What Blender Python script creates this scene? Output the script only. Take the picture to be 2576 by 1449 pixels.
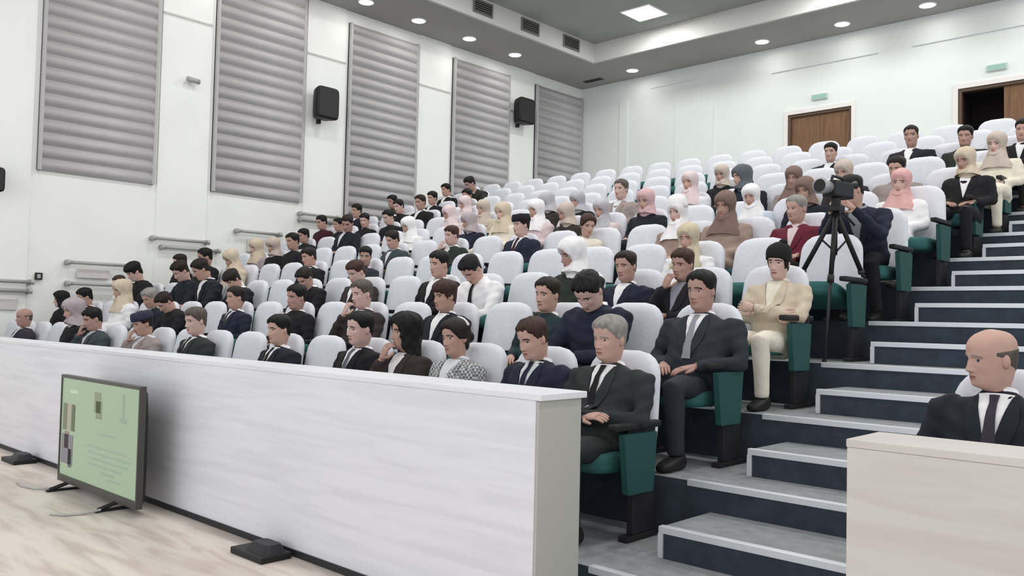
import bpy, bmesh, math, random
import numpy as np
from mathutils import Vector, Matrix
from mathutils.bvhtree import BVHTree

for o in list(bpy.data.objects):
    bpy.data.objects.remove(o, do_unlink=True)
scene = bpy.context.scene
COL = scene.collection
rng = random.Random(7)

# ------------------------------------------------------------------ camera
YAW, PITCH, ROLL, EYE = 0.7534, 0.03705, 0.0224, 1.3
cam_data = bpy.data.cameras.new('camera')
cam_data.sensor_fit = 'HORIZONTAL'
cam_data.sensor_width = 36.0
cam_data.lens = 2150.0 * 36.0 / 2576.0
cam_data.clip_end = 200
cam = bpy.data.objects.new('camera', cam_data)
COL.objects.link(cam)
_f = np.array([-math.sin(YAW)*math.cos(PITCH), math.cos(YAW)*math.cos(PITCH), math.sin(PITCH)])
_r = np.array([math.cos(YAW), math.sin(YAW), 0.0])
_u = np.cross(_r, _f)
_r2 = math.cos(ROLL)*_r + math.sin(ROLL)*_u
_u2 = -math.sin(ROLL)*_r + math.cos(ROLL)*_u
cam.matrix_world = Matrix(((_r2[0], _u2[0], -_f[0], 0), (_r2[1], _u2[1], -_f[1], 0),
                           (_r2[2], _u2[2], -_f[2], EYE), (0, 0, 0, 1)))
scene.camera = cam

# ------------------------------------------------------------------ world, exposure
world = bpy.data.worlds.new('hall_ambient')
scene.world = world
world.use_nodes = True
wb = world.node_tree.nodes['Background']
wb.inputs[0].default_value = (0.95, 0.97, 1.0, 1)
wb.inputs[1].default_value = 1.15
scene.view_settings.view_transform = 'Standard'
scene.view_settings.look = 'None'
scene.view_settings.gamma = 1.0
scene.view_settings.use_curve_mapping = False
scene.view_settings.exposure = 0.40

DOWNLIGHT_W = 3.2       # each round downlight
PANEL_W = 42.0          # each square ceiling panel light

# ------------------------------------------------------------------ dimensions
T = 1.16                                    # hall shell
def tz(z): return EYE + (z-EYE)*T
XL = -12.3*T
YB = 15.32*T
ZC = tz(6.65)                               # soffit
ZU = tz(7.03)                               # raised ceiling
XR = 7.0                                    # hall goes on to the right
YF = -4.0
NR = 11
R_Y0, R_DY, R_Z0, R_DZ = 3.214, 0.856, 0.155, 0.2975
C_Y0 = 3.762                                # chair line of row 1
PITCHX = 0.59
def row_z(r): return R_Z0 + R_DZ*(r-1)
def row_edge(r): return R_Y0 + R_DY*(r-1)
def chair_y(r): return C_Y0 + R_DY*(r-1)
def chair_x(r, k): return -2.602 + 0.0456*(r-1) - 0.30 - PITCHX*k
NSEAT = 19

# ------------------------------------------------------------------ materials
_M = {}
def mat(name, col, rough=0.7, metal=0.0, emit=None, estr=1.0, noise=0.0, nscale=8.0, bump=0.0, bscale=60.0, stretch=None, spec=0.3):
    if name in _M: return _M[name]
    m = bpy.data.materials.new(name); m.use_nodes = True
    nt = m.node_tree; b = nt.nodes['Principled BSDF']
    b.inputs['Base Color'].default_value = (*col, 1)
    b.inputs['Roughness'].default_value = rough
    b.inputs['Metallic'].default_value = metal
    b.inputs['Specular IOR Level'].default_value = spec
    if emit is not None:
        b.inputs['Emission Color'].default_value = (*emit, 1)
        b.inputs['Emission Strength'].default_value = estr
    if noise or bump:
        tc = nt.nodes.new('ShaderNodeTexCoord'); mp = nt.nodes.new('ShaderNodeMapping')
        nt.links.new(tc.outputs['Object'], mp.inputs['Vector'])
        if stretch: mp.inputs['Scale'].default_value = stretch
    if noise:
        n = nt.nodes.new('ShaderNodeTexNoise'); n.inputs['Scale'].default_value = nscale
        n.inputs['Detail'].default_value = 4
        nt.links.new(mp.outputs['Vector'], n.inputs['Vector'])
        r = nt.nodes.new('ShaderNodeValToRGB')
        r.color_ramp.elements[0].position = 0.3; r.color_ramp.elements[1].position = 0.7
        r.color_ramp.elements[0].color = (*[max(0, c*(1-noise)) for c in col], 1)
        r.color_ramp.elements[1].color = (*[min(1, c*(1+noise*0.6)) for c in col], 1)
        nt.links.new(n.outputs['Fac'], r.inputs['Fac'])
        nt.links.new(r.outputs['Color'], b.inputs['Base Color'])
    if bump:
        n2 = nt.nodes.new('ShaderNodeTexNoise'); n2.inputs['Scale'].default_value = bscale
        nt.links.new(mp.outputs['Vector'], n2.inputs['Vector'])
        bp = nt.nodes.new('ShaderNodeBump'); bp.inputs['Strength'].default_value = bump
        bp.inputs['Distance'].default_value = 0.01
        nt.links.new(n2.outputs['Fac'], bp.inputs['Height'])
        nt.links.new(bp.outputs['Normal'], b.inputs['Normal'])
    _M[name] = m
    return m

def vein_material(name, base, vein, scale):
    """pale laminate with thin, broken horizontal veins"""
    m = bpy.data.materials.new(name); m.use_nodes = True
    nt = m.node_tree; b = nt.nodes['Principled BSDF']; b.inputs['Roughness'].default_value = 0.45
    b.inputs['Specular IOR Level'].default_value = 0.35
    tc = nt.nodes.new('ShaderNodeTexCoord'); mp = nt.nodes.new('ShaderNodeMapping')
    mp.inputs['Scale'].default_value = scale
    nt.links.new(tc.outputs['Object'], mp.inputs['Vector'])
    n = nt.nodes.new('ShaderNodeTexNoise'); n.inputs['Scale'].default_value = 1.6
    n.inputs['Detail'].default_value = 5; n.inputs['Distortion'].default_value = 0.5
    nt.links.new(mp.outputs['Vector'], n.inputs['Vector'])
    r = nt.nodes.new('ShaderNodeValToRGB'); e = r.color_ramp.elements
    e[0].position = 0.36; e[0].color = (*vein, 1)
    e[1].position = 0.56; e[1].color = (*base, 1)
    nt.links.new(n.outputs['Fac'], r.inputs['Fac'])
    nt.links.new(r.outputs['Color'], b.inputs['Base Color'])
    _M[name] = m
    return m

m_wall = mat('wall_paint', (0.87, 0.88, 0.85), 0.85, noise=0.03, nscale=1.2)
m_wall_rear = mat('rear_wall_paint', (0.76, 0.80, 0.78), 0.85, noise=0.03, nscale=1.0)
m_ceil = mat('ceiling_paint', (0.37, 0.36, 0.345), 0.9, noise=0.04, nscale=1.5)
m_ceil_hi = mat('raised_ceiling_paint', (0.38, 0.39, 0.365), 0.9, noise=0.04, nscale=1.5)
m_fascia = mat('fascia_paint', (0.62, 0.61, 0.585), 0.85)
m_slat = mat('acoustic_slat_paint', (0.47, 0.455, 0.46), 0.8, noise=0.04, nscale=5)
m_slatback = mat('acoustic_back', (0.40, 0.39, 0.39), 0.9)
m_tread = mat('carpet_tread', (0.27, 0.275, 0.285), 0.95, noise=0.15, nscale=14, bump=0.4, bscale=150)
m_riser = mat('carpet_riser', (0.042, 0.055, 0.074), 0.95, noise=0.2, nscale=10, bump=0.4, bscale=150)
m_nosing = mat('nosing_metal', (0.72, 0.74, 0.78), 0.4, 0.35)
m_parapet = vein_material('white_laminate', (0.72, 0.72, 0.755), (0.655, 0.655, 0.69), (0.7, 0.7, 11.0))
m_desk = vein_material('cream_laminate', (0.60, 0.565, 0.53), (0.54, 0.50, 0.465), (1.1, 1.1, 9.0))
m_capend = mat('laminate_edge', (0.42, 0.42, 0.38), 0.5)
m_floor = vein_material('wood_floor', (0.72, 0.64, 0.57), (0.55, 0.47, 0.41), (1.0, 6.0, 6.0))
m_black = mat('black_plastic', (0.012, 0.012, 0.013), 0.5)
m_dark = mat('dark_metal', (0.03, 0.03, 0.033), 0.5, 0.3)
m_grey = mat('grey_metal', (0.42, 0.41, 0.40), 0.5, 0.2)
m_cover = mat('chair_cover_fabric', (0.68, 0.682, 0.735), 0.9, noise=0.05, nscale=6, bump=0.25, bscale=25)
m_teal = mat('teal_upholstery', (0.035, 0.13, 0.125), 0.85, noise=0.12, nscale=20)
m_teal_dark = mat('teal_side_panel', (0.016, 0.070, 0.068), 0.6)
m_wood = mat('door_wood', (0.18, 0.095, 0.048), 0.5, noise=0.25, nscale=3, stretch=(8, 8, 0.6))
m_wood_dark = mat('door_frame_wood', (0.10, 0.060, 0.040), 0.5)
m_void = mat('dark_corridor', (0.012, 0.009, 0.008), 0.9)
m_trim = mat('door_trim_paint', (0.78, 0.74, 0.71), 0.7)
m_lamp = mat('lamp_glow', (1, 1, 1), 0.5, emit=(1.0, 0.98, 0.95), estr=9.0)
m_panel_lamp = mat('panel_lamp_glow', (1, 1, 1), 0.5, emit=(1.0, 1.0, 0.98), estr=9.0)
m_lampring = mat('lamp_ring', (0.8, 0.8, 0.8), 0.5)
m_sign = mat('exit_sign_green', (0.22, 0.36, 0.30), 0.5, emit=(0.22, 0.36, 0.30), estr=0.35)
m_signframe = mat('exit_sign_frame', (0.55, 0.62, 0.58), 0.5)

# ------------------------------------------------------------------ mesh helpers
def mesh_obj(name, verts, faces, mats, parent=None, smooth=False, midx=None, loc=None):
    me = bpy.data.meshes.new(name)
    me.from_pydata([tuple(map(float, v)) for v in verts], [], [tuple(map(int, f)) for f in faces])
    if not isinstance(mats, (list, tuple)): mats = [mats]
    for m in mats: me.materials.append(m)
    if midx is not None: me.polygons.foreach_set('material_index', midx)
    if smooth: me.polygons.foreach_set('use_smooth', [True]*len(me.polygons))
    me.update()
    o = bpy.data.objects.new(name, me); COL.objects.link(o)
    if loc: o.location = loc
    if parent: o.parent = parent
    return o

def inst(name, me, parent=None, loc=(0, 0, 0), rot=(0, 0, 0), scale=None):
    o = bpy.data.objects.new(name, me); COL.objects.link(o)
    o.location = loc; o.rotation_euler = rot
    if scale: o.scale = scale
    if parent: o.parent = parent
    return o

def empty(name, loc=(0, 0, 0), rotz=0):
    o = bpy.data.objects.new(name, None); COL.objects.link(o)
    o.location = loc; o.rotation_euler = (0, 0, rotz); o.empty_display_size = 0.1
    return o

def tag(o, label=None, cat=None, group=None, kind=None):
    if label: o['label'] = label
    if cat: o['category'] = cat
    if group: o['group'] = group
    if kind: o['kind'] = kind
    return o

class MB:
    """collects shapes; build() links them as one mesh object"""
    def __init__(s): s.v = []; s.f = []; s.mi = []
    def add(s, verts, faces, mi=0):
        n = len(s.v); s.v += [tuple(v) for v in verts]
        for f in faces: s.f.append(tuple(i+n for i in f)); s.mi.append(mi)
        return s
    def box(s, x0, x1, y0, y1, z0, z1, mi=0, bev=0.0):
        if x0 > x1: x0, x1 = x1, x0
        if y0 > y1: y0, y1 = y1, y0
        if z0 > z1: z0, z1 = z1, z0
        if bev <= 0:
            v = [(x0,y0,z0),(x1,y0,z0),(x1,y1,z0),(x0,y1,z0),(x0,y0,z1),(x1,y0,z1),(x1,y1,z1),(x0,y1,z1)]
            return s.add(v, [(0,3,2,1),(4,5,6,7),(0,1,5,4),(1,2,6,5),(2,3,7,6),(3,0,4,7)], mi)
        bm = bmesh.new(); bmesh.ops.create_cube(bm, size=1)
        for q in bm.verts:
            q.co = Vector(((x0+x1)/2+q.co.x*(x1-x0), (y0+y1)/2+q.co.y*(y1-y0), (z0+z1)/2+q.co.z*(z1-z0)))
        bmesh.ops.bevel(bm, geom=list(bm.edges), offset=bev, segments=2, affect='EDGES', profile=0.6)
        bm.verts.index_update()
        s.add([tuple(q.co) for q in bm.verts], [[q.index for q in f.verts] for f in bm.faces], mi); bm.free()
        return s
    def tube(s, pts, rad, n=8, mi=0):
        v, f = tube(pts, rad, n); return s.add(v, f, mi)
    def loft(s, rings, mi=0, cap=True):
        v, f = loft(rings, cap); return s.add(v, f, mi)
    def build(s, name, mats, parent=None, smooth=False):
        return mesh_obj(name, s.v, s.f, mats, parent, smooth, s.mi)

def loft(rings, cap=True):
    n = len(rings[0]); v = []; f = []
    for r in rings: v += [tuple(p) for p in r]
    for i in range(len(rings)-1):
        for j in range(n):
            a = i*n+j; b = i*n+(j+1) % n
            f.append((a, b, b+n, a+n))
    if cap:
        f.append(tuple(range(n-1, -1, -1))); f.append(tuple(range((len(rings)-1)*n, len(rings)*n)))
    return v, f

def tube(pts, rad, n=8):
    pts = [np.array(p, float) for p in pts]
    if not isinstance(rad, (list, tuple)): rad = [rad]*len(pts)
    rings = []; ref = None
    for i, p in enumerate(pts):
        d = (pts[min(i+1, len(pts)-1)] - pts[max(i-1, 0)]); d = d/(np.linalg.norm(d)+1e-9)
        if ref is None:
            ref = np.array([1., 0, 0]) if abs(d[0]) < 0.8 else np.array([0, 1., 0])
        a = ref - d*np.dot(ref, d); a /= np.linalg.norm(a)+1e-9; ref = a
        b = np.cross(d, a)
        r = rad[i]; ra, rb = (r if isinstance(r, (list, tuple)) else (r, r))
        rings.append([p + a*ra*math.cos(2*math.pi*j/n) + b*rb*math.sin(2*math.pi*j/n) for j in range(n)])
    return loft(rings)

def rrect(cx, cy, z, hx, hy, n=20, e=0.35):
    """rounded rectangle ring (superellipse)"""
    out = []
    for j in range(n):
        t = 2*math.pi*(j+0.5)/n; c, s_ = math.cos(t), math.sin(t)
        out.append((cx+hx*math.copysign(abs(c)**e, c), cy+hy*math.copysign(abs(s_)**e, s_), z))
    return out

def structure(name, mb, mats, parent=None, label=None, cat=None):
    o = mb.build(name, mats, parent)
    if parent is None:
        o['kind'] = 'structure'
        if label: o['label'] = label
        if cat: o['category'] = cat
    return o

# ================================================================== SETTING
structure('floor', MB().box(XL-0.2, XR, YF, 2.62, -0.1, 0.0), m_floor, label='pale wood floor in front of the white parapet', cat='floor')
structure('floor', MB().box(XL-0.2, XR, 2.62, row_edge(1)+0.02, -0.1, 0.004), m_tread, label='grey carpet strip between parapet and first tier', cat='floor')

ORD = ['first', 'second', 'third', 'fourth', 'fifth', 'sixth', 'seventh', 'eighth', 'ninth', 'tenth', 'eleventh', 'twelfth',
       'thirteenth', 'fourteenth', 'fifteenth', 'sixteenth', 'seventeenth', 'eighteenth', 'nineteenth', 'twentieth']
AISLE_L, AISLE_R = -2.46, -1.22
for r in range(1, NR+1):
    y0 = row_edge(r); y1 = row_edge(r+1) if r < NR else YB
    z = row_z(r)
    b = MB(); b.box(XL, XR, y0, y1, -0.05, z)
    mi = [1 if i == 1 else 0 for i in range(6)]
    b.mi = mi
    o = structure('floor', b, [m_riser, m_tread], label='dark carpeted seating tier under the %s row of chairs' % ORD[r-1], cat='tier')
    MB().box(AISLE_L-0.02, -0.55, y0-0.008, y0+0.035, z-0.028, z+0.006, bev=0.003).build('nosing', m_nosing, o)
    if r < NR:
        zs = z + R_DZ/2; ys = y0 + 0.376; xl = AISLE_L+0.12+0.02*(r-1)
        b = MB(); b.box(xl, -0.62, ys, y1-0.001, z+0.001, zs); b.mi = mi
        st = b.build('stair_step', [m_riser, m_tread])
        tag(st, 'dark carpeted half step with pale nosing on the %s tier of the aisle' % ORD[r-1], 'step', 'half steps of the stair aisle', 'structure')
        MB().box(xl-0.004, -0.62, ys-0.008, ys+0.035, zs-0.028, zs+0.006, bev=0.003).build('nosing', m_nosing, st)
        MB().box(xl-0.006, xl+0.022, ys-0.009, ys+0.01, z+0.002, zs-0.028).build('edge_strip', m_nosing, st)

# walls
structure('wall_left', MB().box(XL-0.3, XL, YF, YB+0.3, -0.1, ZC+0.6), m_wall, label='tall white side wall with grey acoustic panels', cat='wall')
D1 = (-7.26*T, -6.05*T); D2 = (-4.28*T, -2.95*T); DT = tz(5.30); LZ = row_z(NR)
b = MB()
for x0, x1, z0 in ((XL, D1[0], 0), (D1[0], D1[1], DT), (D1[1], D2[0], 0), (D2[0], D2[1], DT), (D2[1], XR, 0)):
    b.box(x0, x1, YB, YB+0.3, z0, ZC+0.6)
structure('wall_rear', b, m_wall_rear, label='pale green-white rear wall with two brown doorways', cat='wall')
# pilasters between the acoustic panels on the left wall
PAN = [(3.87, 5.42), (6.31, 7.88), (8.78, 10.34), (11.26, 12.85), (13.70, 15.25)]
n = 0
for a, c in [(2.9, 3.80)]+[(PAN[i][1]+0.06, PAN[i+1][0]-0.06) for i in range(4)]:
    n += 1
    p = structure('trim_%d' % n, MB().box(XL, XL+0.03, a*T, c*T, 0.2, ZC), m_wall, label='shallow white pilaster between acoustic panels', cat='trim')
    MB().box(XL+0.03, XL+0.05, a*T, c*T, tz(5.70)-0.012, tz(5.70)+0.02).build('moulding', m_fascia, p)
for x0, x1 in ((-11.20, -10.98), (-9.75, -8.85)):
    n += 1
    structure('trim_%d' % n, MB().box(x0*T, x1*T, YB-0.03, YB, LZ, tz(6.2)), m_wall_rear, label='shallow raised panel on the rear wall', cat='trim')
for x0, x1, z in ((-10.4, -9.2, 6.35), (-7.6, -5.6, 6.17), (-5.0, -2.0, 6.17)):
    n += 1
    structure('trim_%d' % n, MB().box(x0*T, x1*T, YB-0.025, YB, tz(z), tz(z)+0.03), m_wall_rear, label='thin moulding line high on the rear wall', cat='trim')

# ceiling: low soffit along left and rear walls, raised centre with a fascia
XF, YFa = -10.84*T, 13.88*T
b = MB()
b.box(XL, XF, YF, YB, ZC, ZC+0.12); b.box(XF, XR, YFa, YB, ZC, ZC+0.12)
structure('ceiling', b, m_ceil, label='grey lowered ceiling band along the walls', cat='ceiling')
b = MB(); b.box(XF-0.1, XR, YF, YFa+0.1, ZU, ZU+0.12)
structure('ceiling', b, m_ceil_hi, label='grey raised centre of the ceiling', cat='ceiling')
b = MB(); b.box(XF-0.02, XF+0.05, YF, YFa+0.02, ZC-0.006, ZU+0.02); b.box(XF+0.05, XR, YFa-0.05, YFa+0.02, ZC-0.006, ZU+0.02)
n += 1
structure('trim_%d' % n, b, m_fascia, label='white fascia around the raised ceiling', cat='trim')

# doors
def door(idx, x0, x1, leaves, label):
    e = empty('door_%d' % idx, ((x0+x1)/2, YB, LZ)); tag(e, label, 'door', None, 'structure')
    w = (x1-x0)/2; h = DT-LZ
    b = MB(); b.box(-w-0.09, -w, -0.03, 0.0, 0, h+0.09); b.box(w, w+0.09, -0.03, 0.0, 0, h+0.09); b.box(-w, w, -0.03, 0.0, h, h+0.09)
    b.build('architrave', m_trim, e)
    b = MB(); b.box(-w, -w+0.06, 0.0, 0.12, 0, h); b.box(w-0.06, w, 0.0, 0.12, 0, h); b.box(-w+0.06, w-0.06, 0, 0.12, h-0.06, h)
    b.build('frame', m_wood_dark, e)
    for (a, c, opened) in leaves:
        if opened: continue
        lf = MB().box(-w+a, -w+c, 0.05, 0.10, 0.01, h-0.06, bev=0.006).build('leaf', m_wood, e)
        for s0, s1 in ((0.15, 0.95), (1.08, h-0.3)):
            MB().box(-w+a+0.09, -w+c-0.09, 0.042, 0.052, s0, s1, bev=0.004).build('leaf_panel', m_wood, lf)
        MB().tube([(-w+c-0.05, 0.03, 0.98), (-w+c-0.05, 0.03, 1.12)], 0.012).build('handle', m_grey, lf)
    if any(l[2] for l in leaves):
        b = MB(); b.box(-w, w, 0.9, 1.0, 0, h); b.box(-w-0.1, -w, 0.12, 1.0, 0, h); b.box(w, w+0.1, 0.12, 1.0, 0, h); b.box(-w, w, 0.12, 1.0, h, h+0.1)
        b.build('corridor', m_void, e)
    return e
w1 = D1[1]-D1[0]; w2 = D2[1]-D2[0]
door(1, *D1, [(0.06, w1/2-0.003, 0), (w1/2+0.003, w1-0.06, 0)], 'closed brown wooden double door in the rear wall')
door(2, *D2, [(0.06, w2/2-0.003, 1), (w2/2+0.003, w2-0.06, 0)], 'brown double door in the rear wall with one leaf open')

# ================================================================== FIXTURES
# acoustic panels: frame and single slats
prof_n = 7
for i, (a, c) in enumerate(PAN):
    z0 = [tz(3.14), tz(3.16), tz(3.05), tz(3.7), tz(4.1)][i]; z1 = [ZC-0.02, ZC-0.02, tz(6.44), tz(6.42), tz(6.42)][i]
    y0, y1 = a*T, c*T
    e = empty('acoustic_panel', (XL, (y0+y1)/2, z0))
    tag(e, 'grey ribbed acoustic panel on the left wall, %s from the %s' % (
        ['second to last', 'middle one', 'middle one', 'second', 'first'][i], 'rear corner') if i > 2 else
        ['grey ribbed acoustic panel above the wall rails, farthest from the rear corner',
         'grey ribbed acoustic panel just before the larger wall speaker',
         'grey ribbed acoustic panel just behind the larger wall speaker'][i], 'acoustic panel', 'acoustic panels on the left wall')
    w = (y1-y0)/2; h = z1-z0
    MB().box(0.0, 0.03, -w, w, 0, h).build('backing', m_slatback, e)
    MB().box(0.0, 0.10, -w, -w+0.045, 0, h).build('side_frame', m_slat, e); MB().box(0, 0.10, w-0.045, w, 0, h).build('side_frame', m_slat, e)
    npitch = 0.178*T; k = int(round((h-0.02)/npitch)); p = h/k
    # slat profile: rounded, lower lip proud
    ring = []
    for q in range(prof_n):
        t = q/(prof_n-1)
        ring.append((0.03+0.085*math.sin(math.pi*t)**0.8*(1.0-0.30*t), t*p*0.92))
    L = [(x, -w+0.045, z) for x, z in ring]; Rr = [(x, w-0.045, z) for x, z in ring]
    vv = L+Rr; ff = [(j, j+1, j+1+prof_n, j+prof_n) for j in range(prof_n-1)] + [tuple(range(prof_n)), tuple(range(2*prof_n-1, prof_n-1, -1))]
    proto = mesh_obj('slat', vv, [f[::-1] for f in ff], m_slat, e, True)
    for q in range(1, k): inst('slat', proto.data, e, (0, 0, q*p))

# wall speakers
def speaker(y, z, w, h, label):
    e = empty('wall_speaker', (XL+0.03, y, z)); tag(e, label, 'speaker', 'black loudspeakers on the left wall')
    rings = []
    for x, sy, sz in ((0.12, 0.62, 0.9), (0.16, 0.72, 0.97), (0.34, 0.98, 1.0), (0.40, 1.0, 1.0), (0.42, 0.96, 0.97)):
        rg = rrect(0, 0, 0, w/2*sy, h/2*sz, 20, 0.28)
        rings.append([(x, q[0], q[1]) for q in rg])
    MB().loft(rings).build('cabinet', m_black, e, True)
    MB().box(0.419, 0.432, -w*0.43, w*0.43, -h*0.43, h*0.43, bev=0.004).build('grille', m_dark, e)
    b = MB(); b.box(0, 0.14, -0.05, 0.05, -0.06, 0.06); b.box(0.05, 0.13, -0.03, 0.03, -h/2-0.05, -0.06)
    b.build('bracket', m_dark, e)
speaker(9.45, 5.40, 0.50, 0.62, 'black wall loudspeaker between the second and third acoustic panels')
speaker(15.15, 6.36, 0.56, 0.62, 'black wall loudspeaker nearest the rear corner')
speaker(3.75, 3.16, 0.40, 0.36, 'black wall loudspeaker ahead of the first acoustic panel')

# wall rails with end brackets, and pale panels below
def rail(y0, y1, z, label, rad=0.028):
    e = empty('wall_rail', (XL+0.03, (y0+y1)/2*T, tz(z))); tag(e, label, 'rail', 'grey rails along the left wall')
    w = (y1-y0)/2*T
    MB().tube([(0.09, -w, 0), (0.09, w, 0)], rad, 10).build('bar', m_grey, e, True)
    for s in (-1, 1):
        b = MB(); b.tube([(0.0, s*w*0.985, 0), (0.10, s*w*0.985, 0)], 0.03, 10); b.tube([(0.0, s*w*0.985, 0), (0.015, s*w*0.985, 0)], 0.045, 10)
        b.tube([(0.09, s*(w-0.03), 0), (0.09, s*(w+0.02), 0)], 0.042, 10)
        b.build('bracket', m_grey, e)
for i, (y0, y1, z, up) in enumerate([(2.6, 3.85, 1.65, 'upper'), (2.6, 3.83, 1.53, 'lower'), (4.28, 5.16, 1.94, 'upper'), (4.29, 5.2, 1.655, 'lower'),
        (5.42, 6.26, 2.365, 'upper'), (5.56, 6.44, 2.245, 'lower'), (6.74, 7.5, 2.59, 'upper'), (7.87, 8.6, 2.98, 'upper'), (7.88, 8.5, 2.885, 'lower')]):
    where = ['at the front', 'at the front', 'below the first acoustic panel', 'below the first acoustic panel', 'between first two panels',
             'between first two panels', 'below the second acoustic panel', 'after the second acoustic panel', 'after the second acoustic panel'][i]
    rail(y0, y1, z, '%s grey tubular rail on the white wall %s' % (up, where))
for y0, y1, z0, z1, w_ in ((3.0, 3.70, 1.28, 1.42, 'at the front'), (4.42, 4.85, 1.74, 1.86, 'below the first rail pair'), (6.95, 7.4, 2.28, 2.48, 'below the second acoustic panel')):
    e = MB().box(XL+0.03, XL+0.06, y0*T, y1*T, tz(z0), tz(z1), bev=0.006).build('wall_panel', mat('pale_panel', (0.62, 0.58, 0.57), 0.7))
    tag(e, 'small pale grey wall panel %s' % w_, 'wall panel', 'pale panels under the rails')
e = empty('wall_switch', (XL+0.03, 3.945*T, tz(1.733))); tag(e, 'small dark switch on the white wall near the front rails', 'switch')
MB().box(0, 0.014, -0.055, 0.055, -0.055, 0.055, bev=0.004).build('plate', m_dark, e); MB().box(0.014, 0.024, -0.025, 0.025, -0.03, 0.03, bev=0.003).build('rocker', m_grey, e)
e = empty('security_camera', (XL+0.03, 5.912*T, tz(4.80))); tag(e, 'small grey security camera on the wall between two acoustic panels', 'camera')
MB().box(0, 0.02, -0.05, 0.05, -0.05, 0.05, bev=0.005).build('mount', m_lampring, e); MB().tube([(0.02, 0, 0), (0.12, 0, -0.02)], 0.02).build('arm', m_lampring, e)
MB().tube([(0.12, -0.10, -0.03), (0.12, 0.12, -0.05)], 0.045, 12).build('housing', m_grey, e, True)

# exit signs
for x0, x1, which in ((-6.79, -6.49, 'closed'), (-3.85, -3.55, 'half-open')):
    e = empty('exit_sign', ((x0+x1)/2*T, YB, tz(5.56))); tag(e, 'small green illuminated sign above the %s door' % which, 'sign', 'green signs over the doors')
    w = (x1-x0)/2*T
    MB().box(-w, w, -0.05, 0.0, -0.06, 0.06, bev=0.006).build('housing', m_signframe, e)
    MB().box(-w+0.02, w-0.02, -0.056, -0.05, -0.045, 0.045).build('face', m_sign, e)

# lamps
def area(name, parent, loc, size, power, col=(1, 0.98, 0.95), shape='DISK', spread=math.pi):
    l = bpy.data.lights.new(name, 'AREA'); l.shape = shape; l.size = size; l.energy = power; l.color = col; l.spread = spread
    o = bpy.data.objects.new(name, l); COL.objects.link(o); o.location = loc; o.parent = parent
    return o
def disc(x, y, z, r, n=24, flip=False):
    v = [(x+r*math.cos(2*math.pi*i/n), y+r*math.sin(2*math.pi*i/n), z) for i in range(n)]
    return v
def downlight(x, y, label):
    e = empty('downlight', (x, y, ZC)); tag(e, label, 'downlight', 'round downlights in the lowered ceiling')
    b = MB(); b.loft([disc(0, 0, 0.0, 0.165), disc(0, 0, -0.015, 0.160), disc(0, 0, -0.018, 0.135), disc(0, 0, -0.004, 0.13)])
    b.build('trim_ring', m_lampring, e, True)
    b = MB(); b.add(disc(0, 0, -0.0195, 0.133), [tuple(range(23, -1, -1))]); b.build('lens', m_lamp, e)
    area('lamp_light', e, (0, 0, -0.04), 0.25, DOWNLIGHT_W)
for i, y in enumerate([4.94, 6.21, 7.48, 8.70, 9.87, 11.14, 12.42]):
    downlight(-11.71*T, y*T, 'round downlight above the left wall, %s from the rear corner' % ORD[6-i])
for i, x in enumerate([-10.5, -7.54, -6.02, -4.60, -3.1, -1.6]):
    downlight(x*T, 14.78*T, 'round downlight above the rear wall, %s from the left corner' % ORD[i])
def panel_light(x, y, label):
    e = empty('ceiling_panel_light', (x, y, ZU)); tag(e, label, 'ceiling light', 'square panel lights in the raised ceiling')
    h = 0.30*T
    b = MB(); b.box(-h-0.03, -h, -h-0.03, h+0.03, -0.02, 0); b.box(h, h+0.03, -h-0.03, h+0.03, -0.02, 0); b.box(-h, h, -h-0.03, -h, -0.02, 0); b.box(-h, h, h, h+0.03, -0.02, 0)
    b.build('frame', m_lampring, e)
    MB().add([(-h, -h, -0.012), (h, -h, -0.012), (h, h, -0.012), (-h, h, -0.012)], [(3, 2, 1, 0)]).build('diffuser', m_panel_lamp, e)
    area('lamp_light', e, (0, 0, -0.04), 0.6, PANEL_W, (1, 1, 0.98), 'SQUARE')
PX, PY = -8.98*T, 12.98*T
for i in range(4):
    for j in range(4):
        panel_light(PX+3.9*i, PY-3.9*j, 'square ceiling panel light, %s across and %s out from the rear left corner' % (ORD[i], ORD[j]))

# vents
def vent(y0, y1, lab):
    e = empty('air_vent', (XF+0.05, (y0+y1)/2*T, (ZC+ZU)/2+0.02)); tag(e, lab, 'vent', 'dark vents in the ceiling fascia')
    w = (y1-y0)/2*T; h = 0.115
    MB().box(0.0, 0.012, -w, w, -h, h).build('backing', m_black, e)
    b = MB(); b.box(0.0, 0.03, -w-0.03, w+0.03, h, h+0.03); b.box(0.0, 0.03, -w-0.03, w+0.03, -h-0.03, -h); b.box(0, 0.03, -w-0.03, -w, -h, h); b.box(0, 0.03, w, w+0.03, -h, h)
    b.build('frame', mat('vent_frame', (0.20, 0.19, 0.18), 0.6), e)
    pm = None
    for q in range(5):
        zz = -h+0.023+q*0.0455
        if pm is None:
            pm = MB().box(0.012, 0.026, -w, w, -0.006, 0.006).build('louvre', mat('vent_frame', (0, 0, 0)), e); pm.location = (0, 0, zz); pm = pm.data
        else: inst('louvre', pm, e, (0, 0, zz))
for i, (y0, y1) in enumerate([(9.1, 9.55), (10.36, 10.80), (11.62, 12.07), (12.85, 13.30)]):
    vent(y0, y1, 'dark rectangular air vent in the white fascia, %s from the ceiling corner' % ORD[3-i])
e = empty('ceiling_vent', (-11.6*T, 14.85*T, ZC)); tag(e, 'flat dark vent in the lowered ceiling at the rear corner', 'vent')
MB().box(-0.30, 0.30, -0.10, 0.10, -0.012, 0, bev=0.003).build('frame', mat('vent_grey', (0.22, 0.22, 0.21), 0.6), e)
for q in range(4): MB().box(-0.27, 0.27, -0.08+q*0.045, -0.06+q*0.045, -0.02, -0.012).build('louvre', m_dark, e)

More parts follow.
